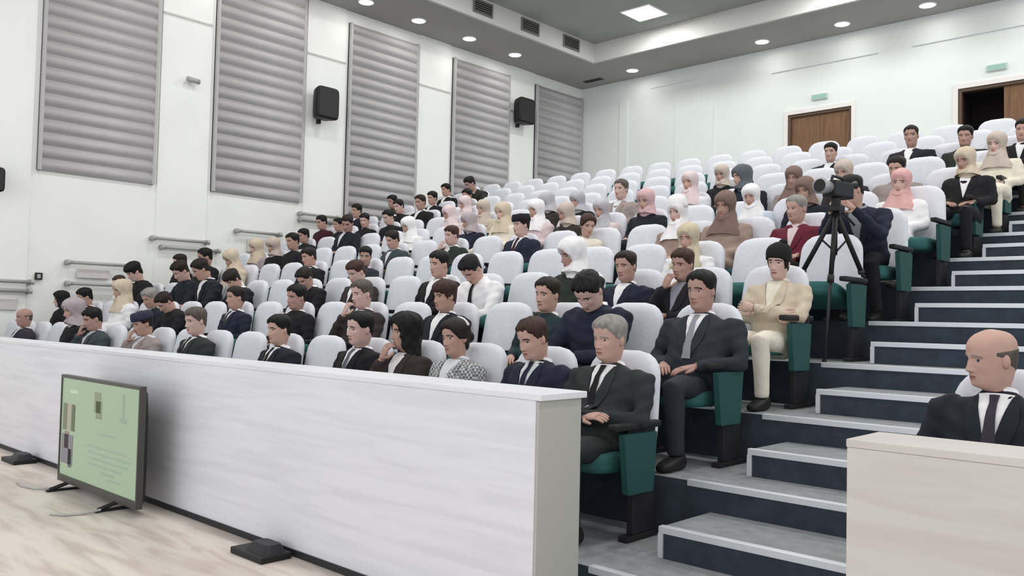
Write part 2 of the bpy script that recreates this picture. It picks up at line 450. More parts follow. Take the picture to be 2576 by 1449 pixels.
# ================================================================== FRONT FURNITURE
e = empty('parapet', (-8.3, 2.62, 0)); tag(e, 'long white veined parapet wall in front of the first row', 'parapet')
def loc(o, e_): return o
xe = -2.311; dx = 8.3
MB().box(XL+8.3, xe+dx-0.001, 0.0, 0.29, 0.03, 0.972, bev=0.004).build('front_body', m_parapet, e)
MB().box(xe+dx-0.001, xe+dx+0.012, 0.006, 0.284, 0.03, 0.970, bev=0.003).build('end_panel', m_capend, e)
MB().box(XL+8.3, xe+dx+0.03, -0.002, 0.300, 0.972, 1.0, bev=0.004).build('top_cap', m_parapet, e)
MB().box(XL+8.3, xe+dx, -0.010, 0.0, 0.0, 0.035).build('skirting', m_dark, e)
e = empty('parapet', (1.5, 2.69, 0)); tag(e, 'cream veined parapet wall to the right of the stair aisle', 'parapet')
MB().box(-1.07-1.5, 3.2, 0.0, 0.27, 0.03, 0.925, bev=0.004).build('front_body', m_desk, e)
MB().box(-1.072-1.5, 3.2, -0.002, 0.275, 0.925, 0.951, bev=0.004).build('top_cap', m_desk, e)
MB().box(-1.07-1.5, 3.2, -0.01, 0.0, 0, 0.035).build('skirting', m_dark, e)

# television standing in front of the parapet
tv = empty('television', (-6.06, 2.36, 0)); tag(tv, 'large flat television on the floor leaning before the white parapet, showing a green slide', 'television')
W2, Z0, Z1 = 0.67, 0.055, 0.825
b = MB()
for q in ((-W2, W2, Z1-0.022, Z1), (-W2, W2, Z0, Z0+0.05), (-W2, -W2+0.014, Z0+0.05, Z1-0.022), (W2-0.014, W2, Z0+0.05, Z1-0.022)):
    b.box(q[0], q[1], -0.012, 0.03, q[2], q[3])
b.build('bezel', mat('tv_bezel', (0.06, 0.058, 0.055), 0.35), tv)
scr = MB().box(-W2+0.014, W2-0.014, -0.004, 0.02, Z0+0.05, Z1-0.022).build('screen', mat('screen_slide', (0.05, 0.06, 0.05), 0.25, emit=(0.27, 0.36, 0.24), estr=0.75), tv)
MB().loft([[(x, 0.03, z) for x, z in ((-W2+.02, Z0+.02), (W2-.02, Z0+.02), (W2-.02, Z1-.02), (-W2+.02, Z1-.02))],
           [(x, 0.06, z) for x, z in ((-W2+.05, Z0+.03), (W2-.05, Z0+.03), (W2-.05, Z1-.05), (-W2+.05, Z1-.05))],
           [(x, 0.11, z) for x, z in ((-W2+.14, Z0+.05), (W2-.14, Z0+.05), (W2-.14, Z1-.20), (-W2+.14, Z1-.20))]]).build('back_casing', m_black, tv)
def pic(name, x0, x1, z0, z1, col, em, d=-0.006):
    MB().box(x0, x1, d, -0.004, z0, z1).build(name, mat('slide_%s_%d' % (name, int(col[0]*1000+col[1]*100)), col, 0.3, emit=col, estr=em), scr)
for x0, x1, c in ((-.62, -.55, (.13, .15, .10)), (-.54, -.47, (.30, .28, .22)), (-.46, -.40, (.08, .10, .06))): pic('photo', x0, x1, 0.43, 0.62, c, 0.25)
for x0, x1, z0, z1, c in ((-.63, -.42, .19, .40, (.16, .15, .17)), (-.58, -.50, .30, .42, (.22, .16, .14)), (-.50, -.44, .17, .30, (.09, .10, .10))): pic('photo', x0, x1, z0, z1, c, 0.25, -0.007)
for x0, x1, z0, z1 in ((-.06, .05, .60, .74), (-.03, .07, .56, .68)): pic('emblem', x0, x1, z0, z1, (.17, .19, .12), 0.35)
for x0, x1, z0, z1 in ((.40, .43, .60, .76), (.36, .46, .57, .60)): pic('emblem', x0, x1, z0, z1, (.18, .24, .18), 0.45)
pic('emblem', -.50, -.36, .70, .725, (.22, .30, .22), 0.8)
for x0, x1, z in ((.02, .30, .455), (-.17, .48, .36), (-.14, .55, .32), (-.10, .50, .28), (-.14, .42, .24), (.08, .30, .20), (.22, .40, .17)):
    pic('text_line', x0, x1, z, z+.012, (.17, .25, .19), 0.5)
for sx in (-0.50, 0.36):
    b = MB(); b.tube([(sx, 0.02, 0.06), (sx-0.03, -0.11, 0.012)], 0.014); b.tube([(sx, 0.02, 0.06), (sx-0.03, 0.14, 0.012)], 0.014); b.box(sx-0.05, sx-0.01, -0.13, 0.16, 0, 0.014, bev=0.004)
    b.build('foot', m_black, tv)
for k, pts in enumerate(([(-6.62, 2.28, .02), (-6.72, 2.2, .008), (-6.89, 2.16, .008), (-7.05, 2.18, .008)], [(-5.70, 2.26, .02), (-5.71, 2.14, .008), (-5.75, 2.05, .008), (-5.83, 2.0, .008)])):
    c = MB().tube(pts, 0.008, 6).build('power_cable', m_grey)
    tag(c, 'thin grey cable on the floor by the %s foot of the television' % ['far', 'near'][k], 'cable', 'cables at the television')
for k, (x, lab) in enumerate(((-8.03, 'beyond the television'), (-4.15, 'at the parapet base on the aisle side'))):
    e = empty('floor_box', (x, 2.50, 0)); tag(e, 'small black floor box %s' % lab, 'floor box', 'black boxes on the floor along the parapet')
    MB().box(-0.16, 0.16, -0.10, 0.085, 0, 0.035, bev=0.008).build('base', m_black, e)
    MB().loft([rrect(0.03, 0.0, 0.035, 0.11, 0.07, 16), rrect(0.03, 0.01, 0.075, 0.08, 0.045, 16)]).build('lid', m_dark, e)

# ================================================================== PEOPLE
COLS = dict(black=(.010, .010, .012), ink=(.013, .015, .024), navy=(.014, .018, .034), charcoal=(.026, .029, .030), slateblue=(.026, .029, .040),
            slate=(.10, .11, .13), grey=(.26, .27, .30), tealgrey=(.045, .060, .070), teal=(.018, .034, .042), darkbrown=(.036, .027, .025),
            brown=(.19, .125, .105), tan=(.33, .24, .20), taupe=(.30, .25, .235), tweed=(.36, .36, .36), wine=(.045, .010, .016), maroon=(.13, .016, .032),
            plum=(.040, .033, .050), darkgreen=(.022, .030, .022), olive=(.024, .026, .020), beige=(.56, .47, .36), cream=(.74, .68, .57), sand=(.50, .42, .36),
            white=(.80, .78, .79), pale=(.66, .67, .70), blush=(.66, .54, .54), pink=(.58, .38, .39), rose=(.62, .36, .34), mauve=(.40, .34, .36),
            gold=(.54, .47, .34), lightblue=(.60, .66, .76), greyscarf=(.44, .43, .45))
HAIRC = dict(black=(.010, .009, .009), dark=(.020, .014, .013), brown=(.050, .026, .020), greybrown=(.10, .080, .070), grey=(.27, .25, .23))
CNAME = dict(ink='dark navy', charcoal='charcoal', slateblue='slate blue', tealgrey='dark teal grey', teal='dark teal', darkbrown='dark brown', taupe='grey beige',
             tweed='grey checked', wine='dark wine', plum='plum grey', darkgreen='dark green', pale='pale grey', blush='pale pink', lightblue='light blue', greyscarf='grey')
def cname(c): return CNAME.get(c, c)
def cloth(c):
    if c == 'tweed':
        if 'cloth_tweed' in _M: return _M['cloth_tweed']
        m = mat('cloth_tweed', COLS[c], 0.9, noise=0.01)
        nt = m.node_tree; b = nt.nodes['Principled BSDF']
        ck = nt.nodes.new('ShaderNodeTexChecker'); ck.inputs['Scale'].default_value = 55
        ck.inputs['Color1'].default_value = (.52, .52, .51, 1); ck.inputs['Color2'].default_value = (.14, .15, .16, 1)
        tc = [x for x in nt.nodes if x.type == 'TEX_COORD'][0]
        nt.links.new(tc.outputs['Object'], ck.inputs['Vector']); nt.links.new(ck.outputs['Color'], b.inputs['Base Color'])
        return m
    return mat('cloth_'+c, COLS[c], 0.88, noise=0.10, nscale=9, bump=0.25, bscale=30)
def hairm(c): return mat('hair_'+c, HAIRC[c], 0.6, noise=0.25, nscale=40, stretch=(1, 1, .3), spec=0.2)
SKIN = [mat('skin_%d' % i, c, 0.55, noise=0.05, nscale=20, spec=0.25) for i, c in enumerate(
    [(.51, .32, .26), (.45, .275, .22), (.56, .375, .325), (.41, .25, .205)])]
M_LIP = mat('lips', (.33, .13, .115), 0.5); M_EYE = mat('eye_white', (.38, .34, .32), 0.3); M_IRIS = mat('iris', (.015, .010, .008), 0.2)

def smooth01(x, a, b):
    t = np.clip((x-a)/(b-a), 0, 1); return t*t*(3-2*t)

HZ = [-.105, -.075, -.045, -.020, -.006, .004, .020, .045, .070, .095, .120, .145, .175, .198, .216, .228, .2345]
HW = [.058, .050, .048, .050, .052, .055, .060, .065, .069, .073, .0755, .077, .0765, .069, .053, .032, .004]
HF = [.046, .038, .035, .040, .064, .084, .092, .094, .095, .094, .091, .095, .092, .079, .059, .034, .004]
HB = [.066, .058, .056, .060, .064, .068, .076, .085, .094, .101, .106, .109, .107, .096, .075, .045, .006]

def head_grid(nth, zs, wide=1.0, jaw=1.0):
    u = np.arange(nth)/nth
    phi = 2*np.pi*u - 0.42*np.sin(2*np.pi*u)
    z = np.array(zs)[:, None]
    zq = np.array(zs); ker = lambda arr: sum(wt*np.interp(zq+dz, HZ, arr) for dz, wt in ((-.007, .25), (0, .5), (.007, .25)))[:, None]
    w = ker(HW)*wide*(1+(jaw-1)*(1-smooth01(z, .02, .13))); f = ker(HF); b = ker(HB)
    s, c = np.sin(phi)[None, :], np.cos(phi)[None, :]
    x = w*np.sign(s)*np.abs(s)**0.92
    y = np.where(c > 0, -f*np.abs(c)**0.88, b*np.abs(c)**0.95)
    ax = np.abs(x); fm = np.clip((c-0.15)/0.5, 0, 1)
    g = lambda q, m, sd: np.exp(-((q-m)/sd)**2)
    noseprof = np.interp(zs, [.062, .070, .079, .10, .130, .14], [0, .55, 1.0, .62, .18, 0])[:, None]
    d = .025*g(x, 0, .0115)*noseprof + .009*g(ax, .014, .007)*g(z, .0755, .007)
    d = d - .012*g(ax, .032, .016)*g(z, .120, .011) + .005*g(ax, .032, .010)*g(z, .1185, .006)
    d = d + .0055*g(ax, .028, .022)*g(z, .137, .007)
    d = d + .0065*g(x, 0, .020)*(g(z, .0525, .0042)+g(z, .0415, .005)) - .004*g(x, 0, .023)*g(z, .047, .0022)
    d = d + .007*g(x, 0, .019)*g(z, .014, .011) + .004*g(ax, .045, .014)*g(z, .088, .014) - .003*g(ax, .045, .012)*g(z, .05, .014)
    y = y - d*fm
    return x, y, np.broadcast_to(z, x.shape).copy(), np.broadcast_to(phi[None, :], x.shape)

ZHI = list(np.concatenate([np.linspace(-.105, -.012, 6), np.linspace(-.004, .030, 6), np.linspace(.036, .155, 34), np.linspace(.163, .21, 7), [.218, .225, .230, .2335]]))
ZLO = list(np.concatenate([np.linspace(-.105, -.012, 4), [0, .014, .028, .040, .047, .054, .064, .072, .080, .092, .105, .113, .119, .126, .136, .143, .158, .176, .196, .212, .225, .233]]))

def grid_faces(nz, nt, top=True, bottom=False):
    f = []
    for i in range(nz-1):
        for j in range(nt):
            a = i*nt+j; b = i*nt+(j+1) % nt
            f.append((a, b, b+nt, a+nt))
    if top: f.append(tuple(range((nz-1)*nt, nz*nt)))
    if bottom: f.append(tuple(range(nt-1, -1, -1)))
    return f

def rotm(p, y, r):
    return np.array(Matrix.Rotation(y, 3, 'Z') @ Matrix.Rotation(p, 3, 'X') @ Matrix.Rotation(r, 3, 'Y'))

def head_xf(P, base, pitch, yaw, roll):
    """bend neck: rotate about neck pivot, weight by height"""
    piv = np.array([0, .022, -.055]); out = P - piv
    w = smooth01(P[:, 2], -.095, -.005)
    Rm = rotm(pitch, yaw, roll); rot = out @ Rm.T
    return out*(1-w[:, None]) + rot*w[:, None] + piv + base

def hand_shapes(mb, wrist, d, nrm, side, curl, mi=0):
    d = np.array(d, float); d /= np.linalg.norm(d); nrm = np.array(nrm, float); nrm -= d*np.dot(nrm, d); nrm /= np.linalg.norm(nrm)
    s = np.cross(d, nrm)*side; w = np.array(wrist, float)
    rings = []
    for t, hw, ht in ((0, .026, .020), (.02, .030, .019), (.055, .039, .016), (.085, .040, .013), (.096, .037, .010)):
        c = w + d*t
        rings.append([c + s*hw*math.copysign(abs(math.cos(a))**.6, math.cos(a)) + nrm*ht*math.sin(a) for a in [2*math.pi*(q+.5)/10 for q in range(10)]])
    mb.loft(rings, mi)
    for q, (off, ln) in enumerate(((-.029, .062), (-.010, .076), (.010, .080), (.029, .072))):
        p = w + d*.088 + s*off; pts = [p]; a = curl*0.35; dd = d
        for seg in (.45, .32, .23):
            dd = d*math.cos(a) - nrm*math.sin(a); p = p + dd*ln*seg; pts.append(p); a += curl*0.55
        mb.tube(pts, [.0095, .0090, .0082, .0060], 6, mi)
    p = w + d*.022 + s*.028; d1 = d*.55 + s*.75 - nrm*.25*curl; d1 /= np.linalg.norm(d1)
    p2 = p + d1*.036; d2 = d*.9 + s*.15 - nrm*.35*curl; d2 /= np.linalg.norm(d2)
    mb.tube([p, p2, p2+d2*.030, p2+d2*.030+d2*.022], [.0125, .0115, .010, .007], 6, mi)

class Person:
    pass

def ring_at(c, ux, uy, w, d, n, e=0.8):
    return [c + ux*w*math.copysign(abs(math.cos(a))**e, math.cos(a)) + uy*d*math.copysign(abs(math.sin(a))**e, math.sin(a)) for a in [2*math.pi*(q+.5)/n for q in range(n)]]

def plan_person(sp):
    """geometry for one seated person in local space (origin on the floor under the hips, facing -Y)"""
    P = Person(); P.sp = sp
    hi = sp['hi']; lean = math.radians(sp.get('lean', 16)); arms = sp['arms']
    if arms == 'write': lean = math.radians(2)
    if arms == 'lean': lean = math.radians(-34)
    lean = math.radians(sp['lean']) if 'lean' in sp else lean
    female = sp['hair'] in ('hijab', 'long', 'bun', 'tallcap', 'beanie')
    bw = sp.get('wide', 0.93 if female else 1.03)
    H = np.array(sp.get('hip', (0, .03, .46)), float); U = np.array([0, math.sin(lean), math.cos(lean)]); F = np.array([0, -math.cos(lean), math.sin(lean)]); X = np.array([1., 0, 0])
    P.H, P.U, P.F = H, U, F
    TL = .475
    prof = [(-.06, .165, .125), (.0, .182, .135), (.10, .172, .128), (.22, .180, .130), (.33, .198, .125), (.395, .200, .108), (.432, .160, .088), (.462, .088, .072), (.485, .066, .062)]
    n = 18 if hi else 12
    mbj = MB()
    mbj.loft([ring_at(H+U*a, X, F, w*bw, d*(1.06 if not female else 1.0), n) for a, w, d in prof])
    S = {s: H+U*.395 + X*s*.175*bw for s in (-1, 1)}
    sy = S[1][1]; sz = S[1][2]; P.arm = {}
    for s in (-1, 1):
        a = arms
        if a == 'chinR': a = 'chin' if s < 0 else 'crosslow'
        if a == 'chinL': a = 'chin' if s > 0 else 'crosslow'
        if a == 'lap': E = (s*.262*bw, sy-.06, .625); Wp = (s*.115, sy-.28, .60); hd = (-s*.55, -.75, -.15); pn = (0, -.15, 1); cu = .5
        elif a == 'cross': E = (s*.25*bw, sy-.12, .655); Wp = (-s*.07, sy-.235-.025*s, .69+.025*s); hd = (-s*.95, .1, .15); pn = (0, -1, .2); cu = .6
        elif a == 'crosslow': E = (s*.255*bw, sy-.10, .63); Wp = (-s*.01, sy-.25, .645); hd = (-s*.9, -.1, .1); pn = (0, -.4, 1); cu = .5
        elif a == 'chin': E = (s*.20*bw, sy-.20, .665); Wp = (s*.075, sy-.175, .875); hd = (-s*.35, .12, .9); pn = (-s*.3, .2, 0) if False else (s*.2, -.95, .1); cu = 1.5
        elif a == 'write': E = (s*.25*bw, sy-.17, .60); Wp = (s*.07, sy-.34, .60); hd = (-s*.35, -.8, -.2); pn = (0, -.1, 1); cu = .9
        elif a == 'lean': E = (s*.24*bw, sy-.10, .60); Wp = (s*.12, sy-.26, .56); hd = (-s*.2, -.8, -.3); pn = (0, -.1, 1); cu = .7
        elif a == 'camera': E = (s*.25*bw, sy-.20, sz-.20); Wp = (s*.09, sy-.38, sz+.02); hd = (-s*.25, -.8, .35); pn = (s*.9, 0, .3); cu = 1.0
        E = np.array(E); Wp = np.array(Wp); P.arm[s] = (S[s], E, Wp, hd, pn, cu)
        mbj.tube([S[s]+U*.005-X*s*.03, S[s]+X*s*.025, S[s]*.5+E*.5+X*s*.012, E, E*.45+Wp*.55, Wp], [.070, .074, .064, .056, .049, .040], 12 if hi else 8)
    longcoat = sp['outfit'] == 'coat'
    P.short = sp['hair'] == 'hijab' and sp['haircol'] != sp['col'] and COLS[sp['col']][0] < .2
    K = {s: np.array((s*.115, -.375, .50)) for s in (-1, 1)}
    A = {s: np.array((s*.115, -.345, .09)) for s in (-1, 1)}
    if 'legs' in sp: K, A = sp['legs'](H)
    P.K, P.A = K, A
    mbt = MB()
    mbt.loft([ring_at(H+U*a, X, F, w*bw, d, n) for a, w, d in ((-.10, .12, .10), (-.07, .165, .125), (0, .172, .128), (.05, .165, .120))])
    for s in (-1, 1):
        h = H + X*s*.085 + np.array([0, -.02, -.005])
        mbt.tube([h, h*.6+K[s]*.4, h*.2+K[s]*.8, K[s]+np.array([0, -.02, -.015]), K[s]*.75+A[s]*.25, K[s]*.4+A[s]*.6, A[s]], [.088, .082, .070, .066, .064, .056, .052], 12 if hi else 8)
    if longcoat:
        # coat skirt over the thighs
        mbj.loft([ring_at(np.array([0, y, z]), X, np.array([0, 0, 1.]), w, d, n) for y, z, w, d in ((.06, .47, .17, .105), (-.10, .49, .205, .100), (-.25, .50, .205, .092), (-.37, .50, .195, .082), (-.425, .46, .18, .06))])
        if sp.get('drape'):
            mbj.loft([ring_at(np.array([0, y, z]), X, np.array([0, 1., 0]), w, .055, n) for z, y, w in ((.50, -.38, .17), (.35, -.40, .18), (.18, -.39, .20), (.06, -.385, .21))])
    P.mbj, P.mbt = mbj, mbt
    return P

def remesh_batch(items, voxel_hi=.015, voxel_lo=.026):
    """items: list of (MB, hi) -> list of smoothed single-surface meshes"""
    objs = []
    for i, (mb, hi) in enumerate(items):
        me = bpy.data.meshes.new('tmp'); me.from_pydata(mb.v, [], mb.f); me.update()
        o = bpy.data.objects.new('tmp', me); COL.objects.link(o)
        md = o.modifiers.new('r', 'REMESH'); md.mode = 'VOXEL'; md.voxel_size = voxel_hi if hi else voxel_lo
        sm = o.modifiers.new('s', 'SMOOTH'); sm.factor = 0.5; sm.iterations = 5 if hi else 3
        if not hi:
            pass
        objs.append(o)
    dg = bpy.context.evaluated_depsgraph_get(); dg.update()
    res = []
    for o in objs:
        res.append(bpy.data.meshes.new_from_object(o.evaluated_get(dg)))
    for o in objs:
        me = o.data; bpy.data.objects.remove(o); bpy.data.meshes.remove(me)
    return res

def patch(bvh, P, rows, off):
    """drape a quad grid (rows of (x, along)) onto the front of the garment"""
    v = []
    for row in rows:
        for (x, al, o_) in row:
            org = P.H + P.U*al + P.F*.6 + np.array([x, 0, 0])
            hit = bvh.ray_cast(Vector(org), Vector(-P.F), 1.0)
            p = np.array(hit[0]) if hit[0] is not None else P.H+P.U*al+P.F*.08+np.array([x, 0, 0])
            v.append(p + P.F*(off+o_))
    n = len(rows[0]); f = []
    for i in range(len(rows)-1):
        for j in range(n-1):
            a = i*n+j; f.append((a, a+1, a+n+1, a+n))
    return v, f

def finish_person(P, jmesh, tmesh, root_name='person'):
    sp = P.sp; hi = sp['hi']; r_ = random.Random(sp['seed'])
    skin = SKIN[r_.randrange(4)] if 'skin' not in sp else SKIN[sp['skin']]
    female = sp['hair'] in ('hijab', 'long', 'bun', 'tallcap', 'beanie')
    pitch = math.radians(sp['pitch']*(1.3 if sp['arms'] == 'write' else 1.0)+3); yaw = math.radians(sp['yaw']+r_.uniform(-7, 7)); roll = math.radians(r_.uniform(-5, 5))
    base = P.H + P.U*.475 + np.array([0, -.026, .046])
    P.headbase = base
    nth = 56 if hi else 28; zs = ZHI if hi else ZLO
    wide = r_.uniform(.93, 1.04)*(.95 if female else 1.0); jaw = .93 if female else r_.uniform(.98, 1.08)
    gx, gy, gz, gphi = head_grid(nth, zs, wide, jaw)
    hv = np.stack([gx, gy, gz], -1).reshape(-1, 3)
    body = MB()
    hf = grid_faces(len(zs), nth)
    cen = np.array([[hv[list(f[:4]), k].mean() for k in range(3)] for f in hf])
    body.add(head_xf(hv, base, pitch, yaw, roll), hf, 0)
    ax = np.abs(cen[:, 0]); front = cen[:, 1] < -.03
    e1 = ((ax-.032)/.0135)**2+((cen[:, 2]-.1185)/.0044)**2 < 1
    e2 = ((ax-.032)/.0068)**2+((cen[:, 2]-.1185)/.0056)**2 < 1
    lp = (ax < .023*(1-np.abs(cen[:, 2]-.047)/.03)) & (np.abs(cen[:, 2]-.047) < .0085)
    br = (ax > .013) & (ax < .052) & (np.abs(cen[:, 2]-(.1405-.6*np.clip(ax-.035, 0, 1))) < (.0042 if hi else .006))
    mi = np.zeros(len(hf), int)
    mi[front & lp] = 1; mi[front & e1] = 2; mi[front & e2] = 3
    if sp['hair'] != 'x': mi[front & br] = 4
    body.mi = list(mi)
    # ears
    for s in (-1, 1):
        ev = []; n1, n2 = (10, 7) if hi else (6, 5)
        for i in range(n2):
            th = math.pi*(i/(n2-1)); 
            for j in range(n1):
                a = 2*math.pi*j/n1
                rr = math.sin(th)
                ev.append((s*(.0755*wide+.010*math.cos(th)+.004*rr*math.cos(a)), .010+.017*rr*math.cos(a)+.004, .104+.031*rr*math.sin(a)))
        ff = []
        for i in range(n2-1):
            for j in range(n1):
                ff.append((i*n1+j, i*n1+(j+1) % n1, (i+1)*n1+(j+1) % n1, (i+1)*n1+j))
        body.add(head_xf(np.array(ev), base, pitch, yaw, roll), ff, 0)
    # trunk and limbs inside the clothes, hands
    X = np.array([1., 0, 0])
    body.loft([ring_at(P.H+P.U*a, X, P.F, w, d, 10) for a, w, d in ((-.05, .11, .08), (.1, .12, .085), (.25, .13, .085), (.37, .13, .07), (.43, .09, .055), (.475, .056, .052))])
    for s in (-1, 1):
        S, E, Wp, hd, pn, cu = P.arm[s]
        body.tube([S, E, Wp*.9+E*.1, Wp], [.04, .035, .026, .024], 8)
        hand_shapes(body, Wp, hd, pn, -s, cu)
        h = P.H + X*s*.085
        body.tube([h, P.K[s], P.A[s]], [.06, .045, .032], 8)
    hc = hairm(sp['haircol']) if sp['haircol'] in HAIRC else hairm('dark')
    root = body.build(root_name, [skin, M_LIP, M_EYE, M_IRIS, hc], None, True)
    # hair / headwear
    zh = zs if hi else ZLO
    hx, hy, hz, hp = head_grid(nth, zh, wide, jaw)
    V = np.stack([hx, hy, hz], -1)
    ctr = np.stack([hx*0, hy*0+.005, np.clip(hz, -.2, .13)], -1)
    nrm = V-ctr; nrm /= np.linalg.norm(nrm, axis=-1, keepdims=True)+1e-9
    al = np.abs(np.where(hp > np.pi, 2*np.pi-hp, hp))
    def cover(hair_off, below=-.012, line=None, soft=.012):
        m = smooth01(hz-line, -soft, soft)
        return (V + nrm*(below+(hair_off-below)*m)[..., None]).reshape(-1, 3)
    kind = sp['hair']; Lm = lambda xs, ys: np.interp(al, xs, ys)
    def put(name, verts, faces, m, extra=None, rotate=True):
        mb = MB(); mb.add(head_xf(np.asarray(verts), base, pitch, yaw, roll) if rotate else verts, faces)
        if extra: extra(mb)
        return mb.build(name, m, root, True)
    hfx = grid_faces(len(zh), nth)
    wob = .004*np.sin(9*hp+sp['seed'])*np.sin(60*hz+2*sp['seed'])+.003*np.sin(23*hp)
    if kind in ('short', 'mop', 'bald', 'cap'):
        if kind == 'mop':
            line = Lm([0, .5, 1.0, 1.35, 1.57, 1.9, 2.5, 3.2], [.158, .155, .140, .090, .112, .075, .040, .030]); th = .024
        elif kind == 'bald':
            line = Lm([0, .9, 1.3, 1.57, 1.9, 2.5, 3.2], [.30, .30, .13, .118, .08, .05, .04]); th = .004
        else:
            hl = r_.uniform(.178, .192)
            line = Lm([0, .5, .95, 1.3, 1.57, 1.9, 2.5, 3.2], [hl, hl+.004, .166, .118, .120, .080, .048, .038]); th = r_.uniform(.013, .020)
        topm = smooth01(hz, .13, .2)
        if kind != 'bald': line = line + .005*np.sin(11*hp+sp['seed']) + .004*np.sin(27*hp+2*sp['seed'])
        if kind == 'bald':
            m = smooth01(hz-line, -.008, .008)*(1-smooth01(hz, .135, .175))
            vv = (V+nrm*(-.012+(.0145)*m)[..., None]).reshape(-1, 3)
        else:
            vv = cover(th*(.30+.85*topm)+wob*.6, -.010, line, .014)
        put('hair', vv, hfx, hairm('greybrown') if kind == 'bald' else hc)
    if kind == 'cap':
        rings = []
        for z, k_, e in ((.158, 1.02, .9), (.165, 1.10, .85), (.200, 1.10, .8), (.238, 1.00, .75), (.246, .90, .72), (.249, .55, .7)):
            rings.append([(.084*k_*math.copysign(abs(math.cos(a))**e, math.cos(a)), .008+.106*k_*math.copysign(abs(math.sin(a))**e, math.sin(a)), z) for a in [2*math.pi*(q+.5)/24 for q in range(24)]])
        v, f = loft(rings)
        put('skullcap', v, f, mat('cap_'+sp['haircol'], (.030, .030, .060) if sp['haircol'] == 'navycap' else (.010, .010, .013), .8, noise=.3, nscale=40))
    if kind == 'long':
        line = Lm([0, .45, .75, 1.0, 1.3, 3.2], [.185, .178, .150, .05, -.2, -.2])
        off = .020+.012*smooth01(hz, .12, .2)+.030*(1-smooth01(hz, -.06, .10))*smooth01(al, .8, 1.4)+wob
        put('hair', cover(off, -.012, line, .014), hfx, hc)
    if kind == 'bun':
        line = Lm([0, .5, .9, 1.3, 1.57, 2.0, 3.2], [.190, .180, .145, .105, .105, .03, .0])
        def bunx(mb):
            pts = []
            for i in range(7):
                th = math.pi*i/6
                for j in range(12):
                    a = 2*math.pi*j/12
                    pts.append((.045*math.sin(th)*math.cos(a), .128+.040*math.cos(th), .105+.045*math.sin(th)*math.sin(a)))
            ff = [(i*12+j, i*12+(j+1) % 12, (i+1)*12+(j+1) % 12, (i+1)*12+j) for i in range(6) for j in range(12)]
            mb.add(head_xf(np.array(pts), base, pitch, yaw, roll), ff)
        h_ = put('hair', cover(.014+.008*smooth01(hz, .13, .2)+wob*.5, -.012, line), hfx, hc, bunx)
        if sp.get('clip'):
            mb = MB(); mb.tube([(x_, .055, .246-7.5*x_*x_) for x_ in np.linspace(-.085, .085, 9)], .012, 8)
            q = MB(); q.add(head_xf(np.array(mb.v), base, pitch, yaw, roll), mb.f); q.build('hair_clip', cloth('white'), root, True)
    if kind == 'beanie':
        line = Lm([0, .6, 1.2, 1.57, 2.2, 3.2], [.158, .155, .130, .115, .085, .075])
        put('hair', cover(.008, -.012, Lm([0, .5, .95, 1.3, 1.57, 1.9, 2.5, 3.2], [.185, .18, .140, .06, .07, .04, .02, .02])), hfx, hairm('black'))
        off = .018+.010*smooth01(hz, .15, .22)
        def pom(mb):
            mb.loft([[(.020*k_*math.cos(a)+.02, .04+.020*k_*math.sin(a), z) for a in [2*math.pi*q/10 for q in range(10)]] for z, k_ in ((.245, 1.5), (.258, 1.6), (.272, 1.2), (.280, .3))])
            nn = 40; mb.v[-nn:] = [tuple(p) for p in head_xf(np.array(mb.v[-nn:]), base, pitch, yaw, roll)]
        put('knit_hat', cover(off, -.014, line, .006), hfx, mat('knit_black', (.012, .011, .012), .95, bump=.6, bscale=120), pom)
    if kind in ('hijab', 'tallcap'):
        fx = np.abs(hx)/.056; fz = (hz-.092)/.082
        face = (fx**2+fz**2 < 1.0)
        dist = np.sqrt(fx**2+fz**2)
        m = np.where((np.cos(hp) > 0), smooth01(dist, .93, 1.06), 1.0)
        off = .017+.012*smooth01(hz, .10, .20)+.034*(1-smooth01(hz, -.03, .085))+wob*.8
        vv = (V + nrm*(-.012+(off+.012)*m)[..., None]).reshape(-1, 3)
        sc = cloth(sp['haircol']) if sp['haircol'] in COLS else cloth('white')
        def drape(mb):
            rr = []
            for z, w_, d_, yo in ((.015, .098, .094, -.012), (-.03, .108, .104, -.006), (-.07, .130, .112, .004), (-.11, .160, .120, .014), (-.155, .185, .128, .02), (-.205, .180, .132, .016)):
                if P.short and z < -.08: continue
                rr.append([base + P.U*z*1.0 + X*w_*math.cos(a)*(1+.05*math.sin(5*a+sp['seed'])) - P.F*(yo) + P.F*d_*math.sin(a)*(1+.06*math.sin(7*a)) + np.array([0, 0, -.0]) for a in [2*math.pi*q/24 for q in range(24)]])
            mb.loft(rr, 0, False)
        put('headscarf', vv, hfx, sc, drape)
        if kind == 'tallcap':
            rings = []
            for z, k_ in ((.165, 1.20), (.20, 1.22), (.25, 1.12), (.285, .92), (.305, .60), (.310, .2)):
                rings.append([(.080*k_*math.cos(a), .012+.098*k_*math.sin(a), z) for a in [2*math.pi*q/24 for q in range(24)]])
            v, f = loft(rings); put('hat', v, f, cloth('white'))
    # garments
    c = sp['col']; gname = {'suit': 'jacket', 'open': 'jacket', 'coat': 'coat', 'sweater': 'sweater', 'shirt': 'shirt'}[sp['outfit']]
    co = np.empty(len(jmesh.vertices)*3); jmesh.vertices.foreach_get('co', co); co = co.reshape(-1, 3)
    nn = np.empty(len(jmesh.vertices)*3); jmesh.vertices.foreach_get('normal', nn); nn = nn.reshape(-1, 3)
    sd = sp['seed']
    fold = .0035*np.sin(42*co[:, 2]+18*co[:, 0]+sd)*np.sin(25*co[:, 1]+14*co[:, 0]+2*sd)+.003*np.sin(75*co[:, 2]-30*np.abs(co[:, 0])+sd)
    jmesh.vertices.foreach_set('co', (co+nn*fold[:, None]).ravel()); jmesh.update()
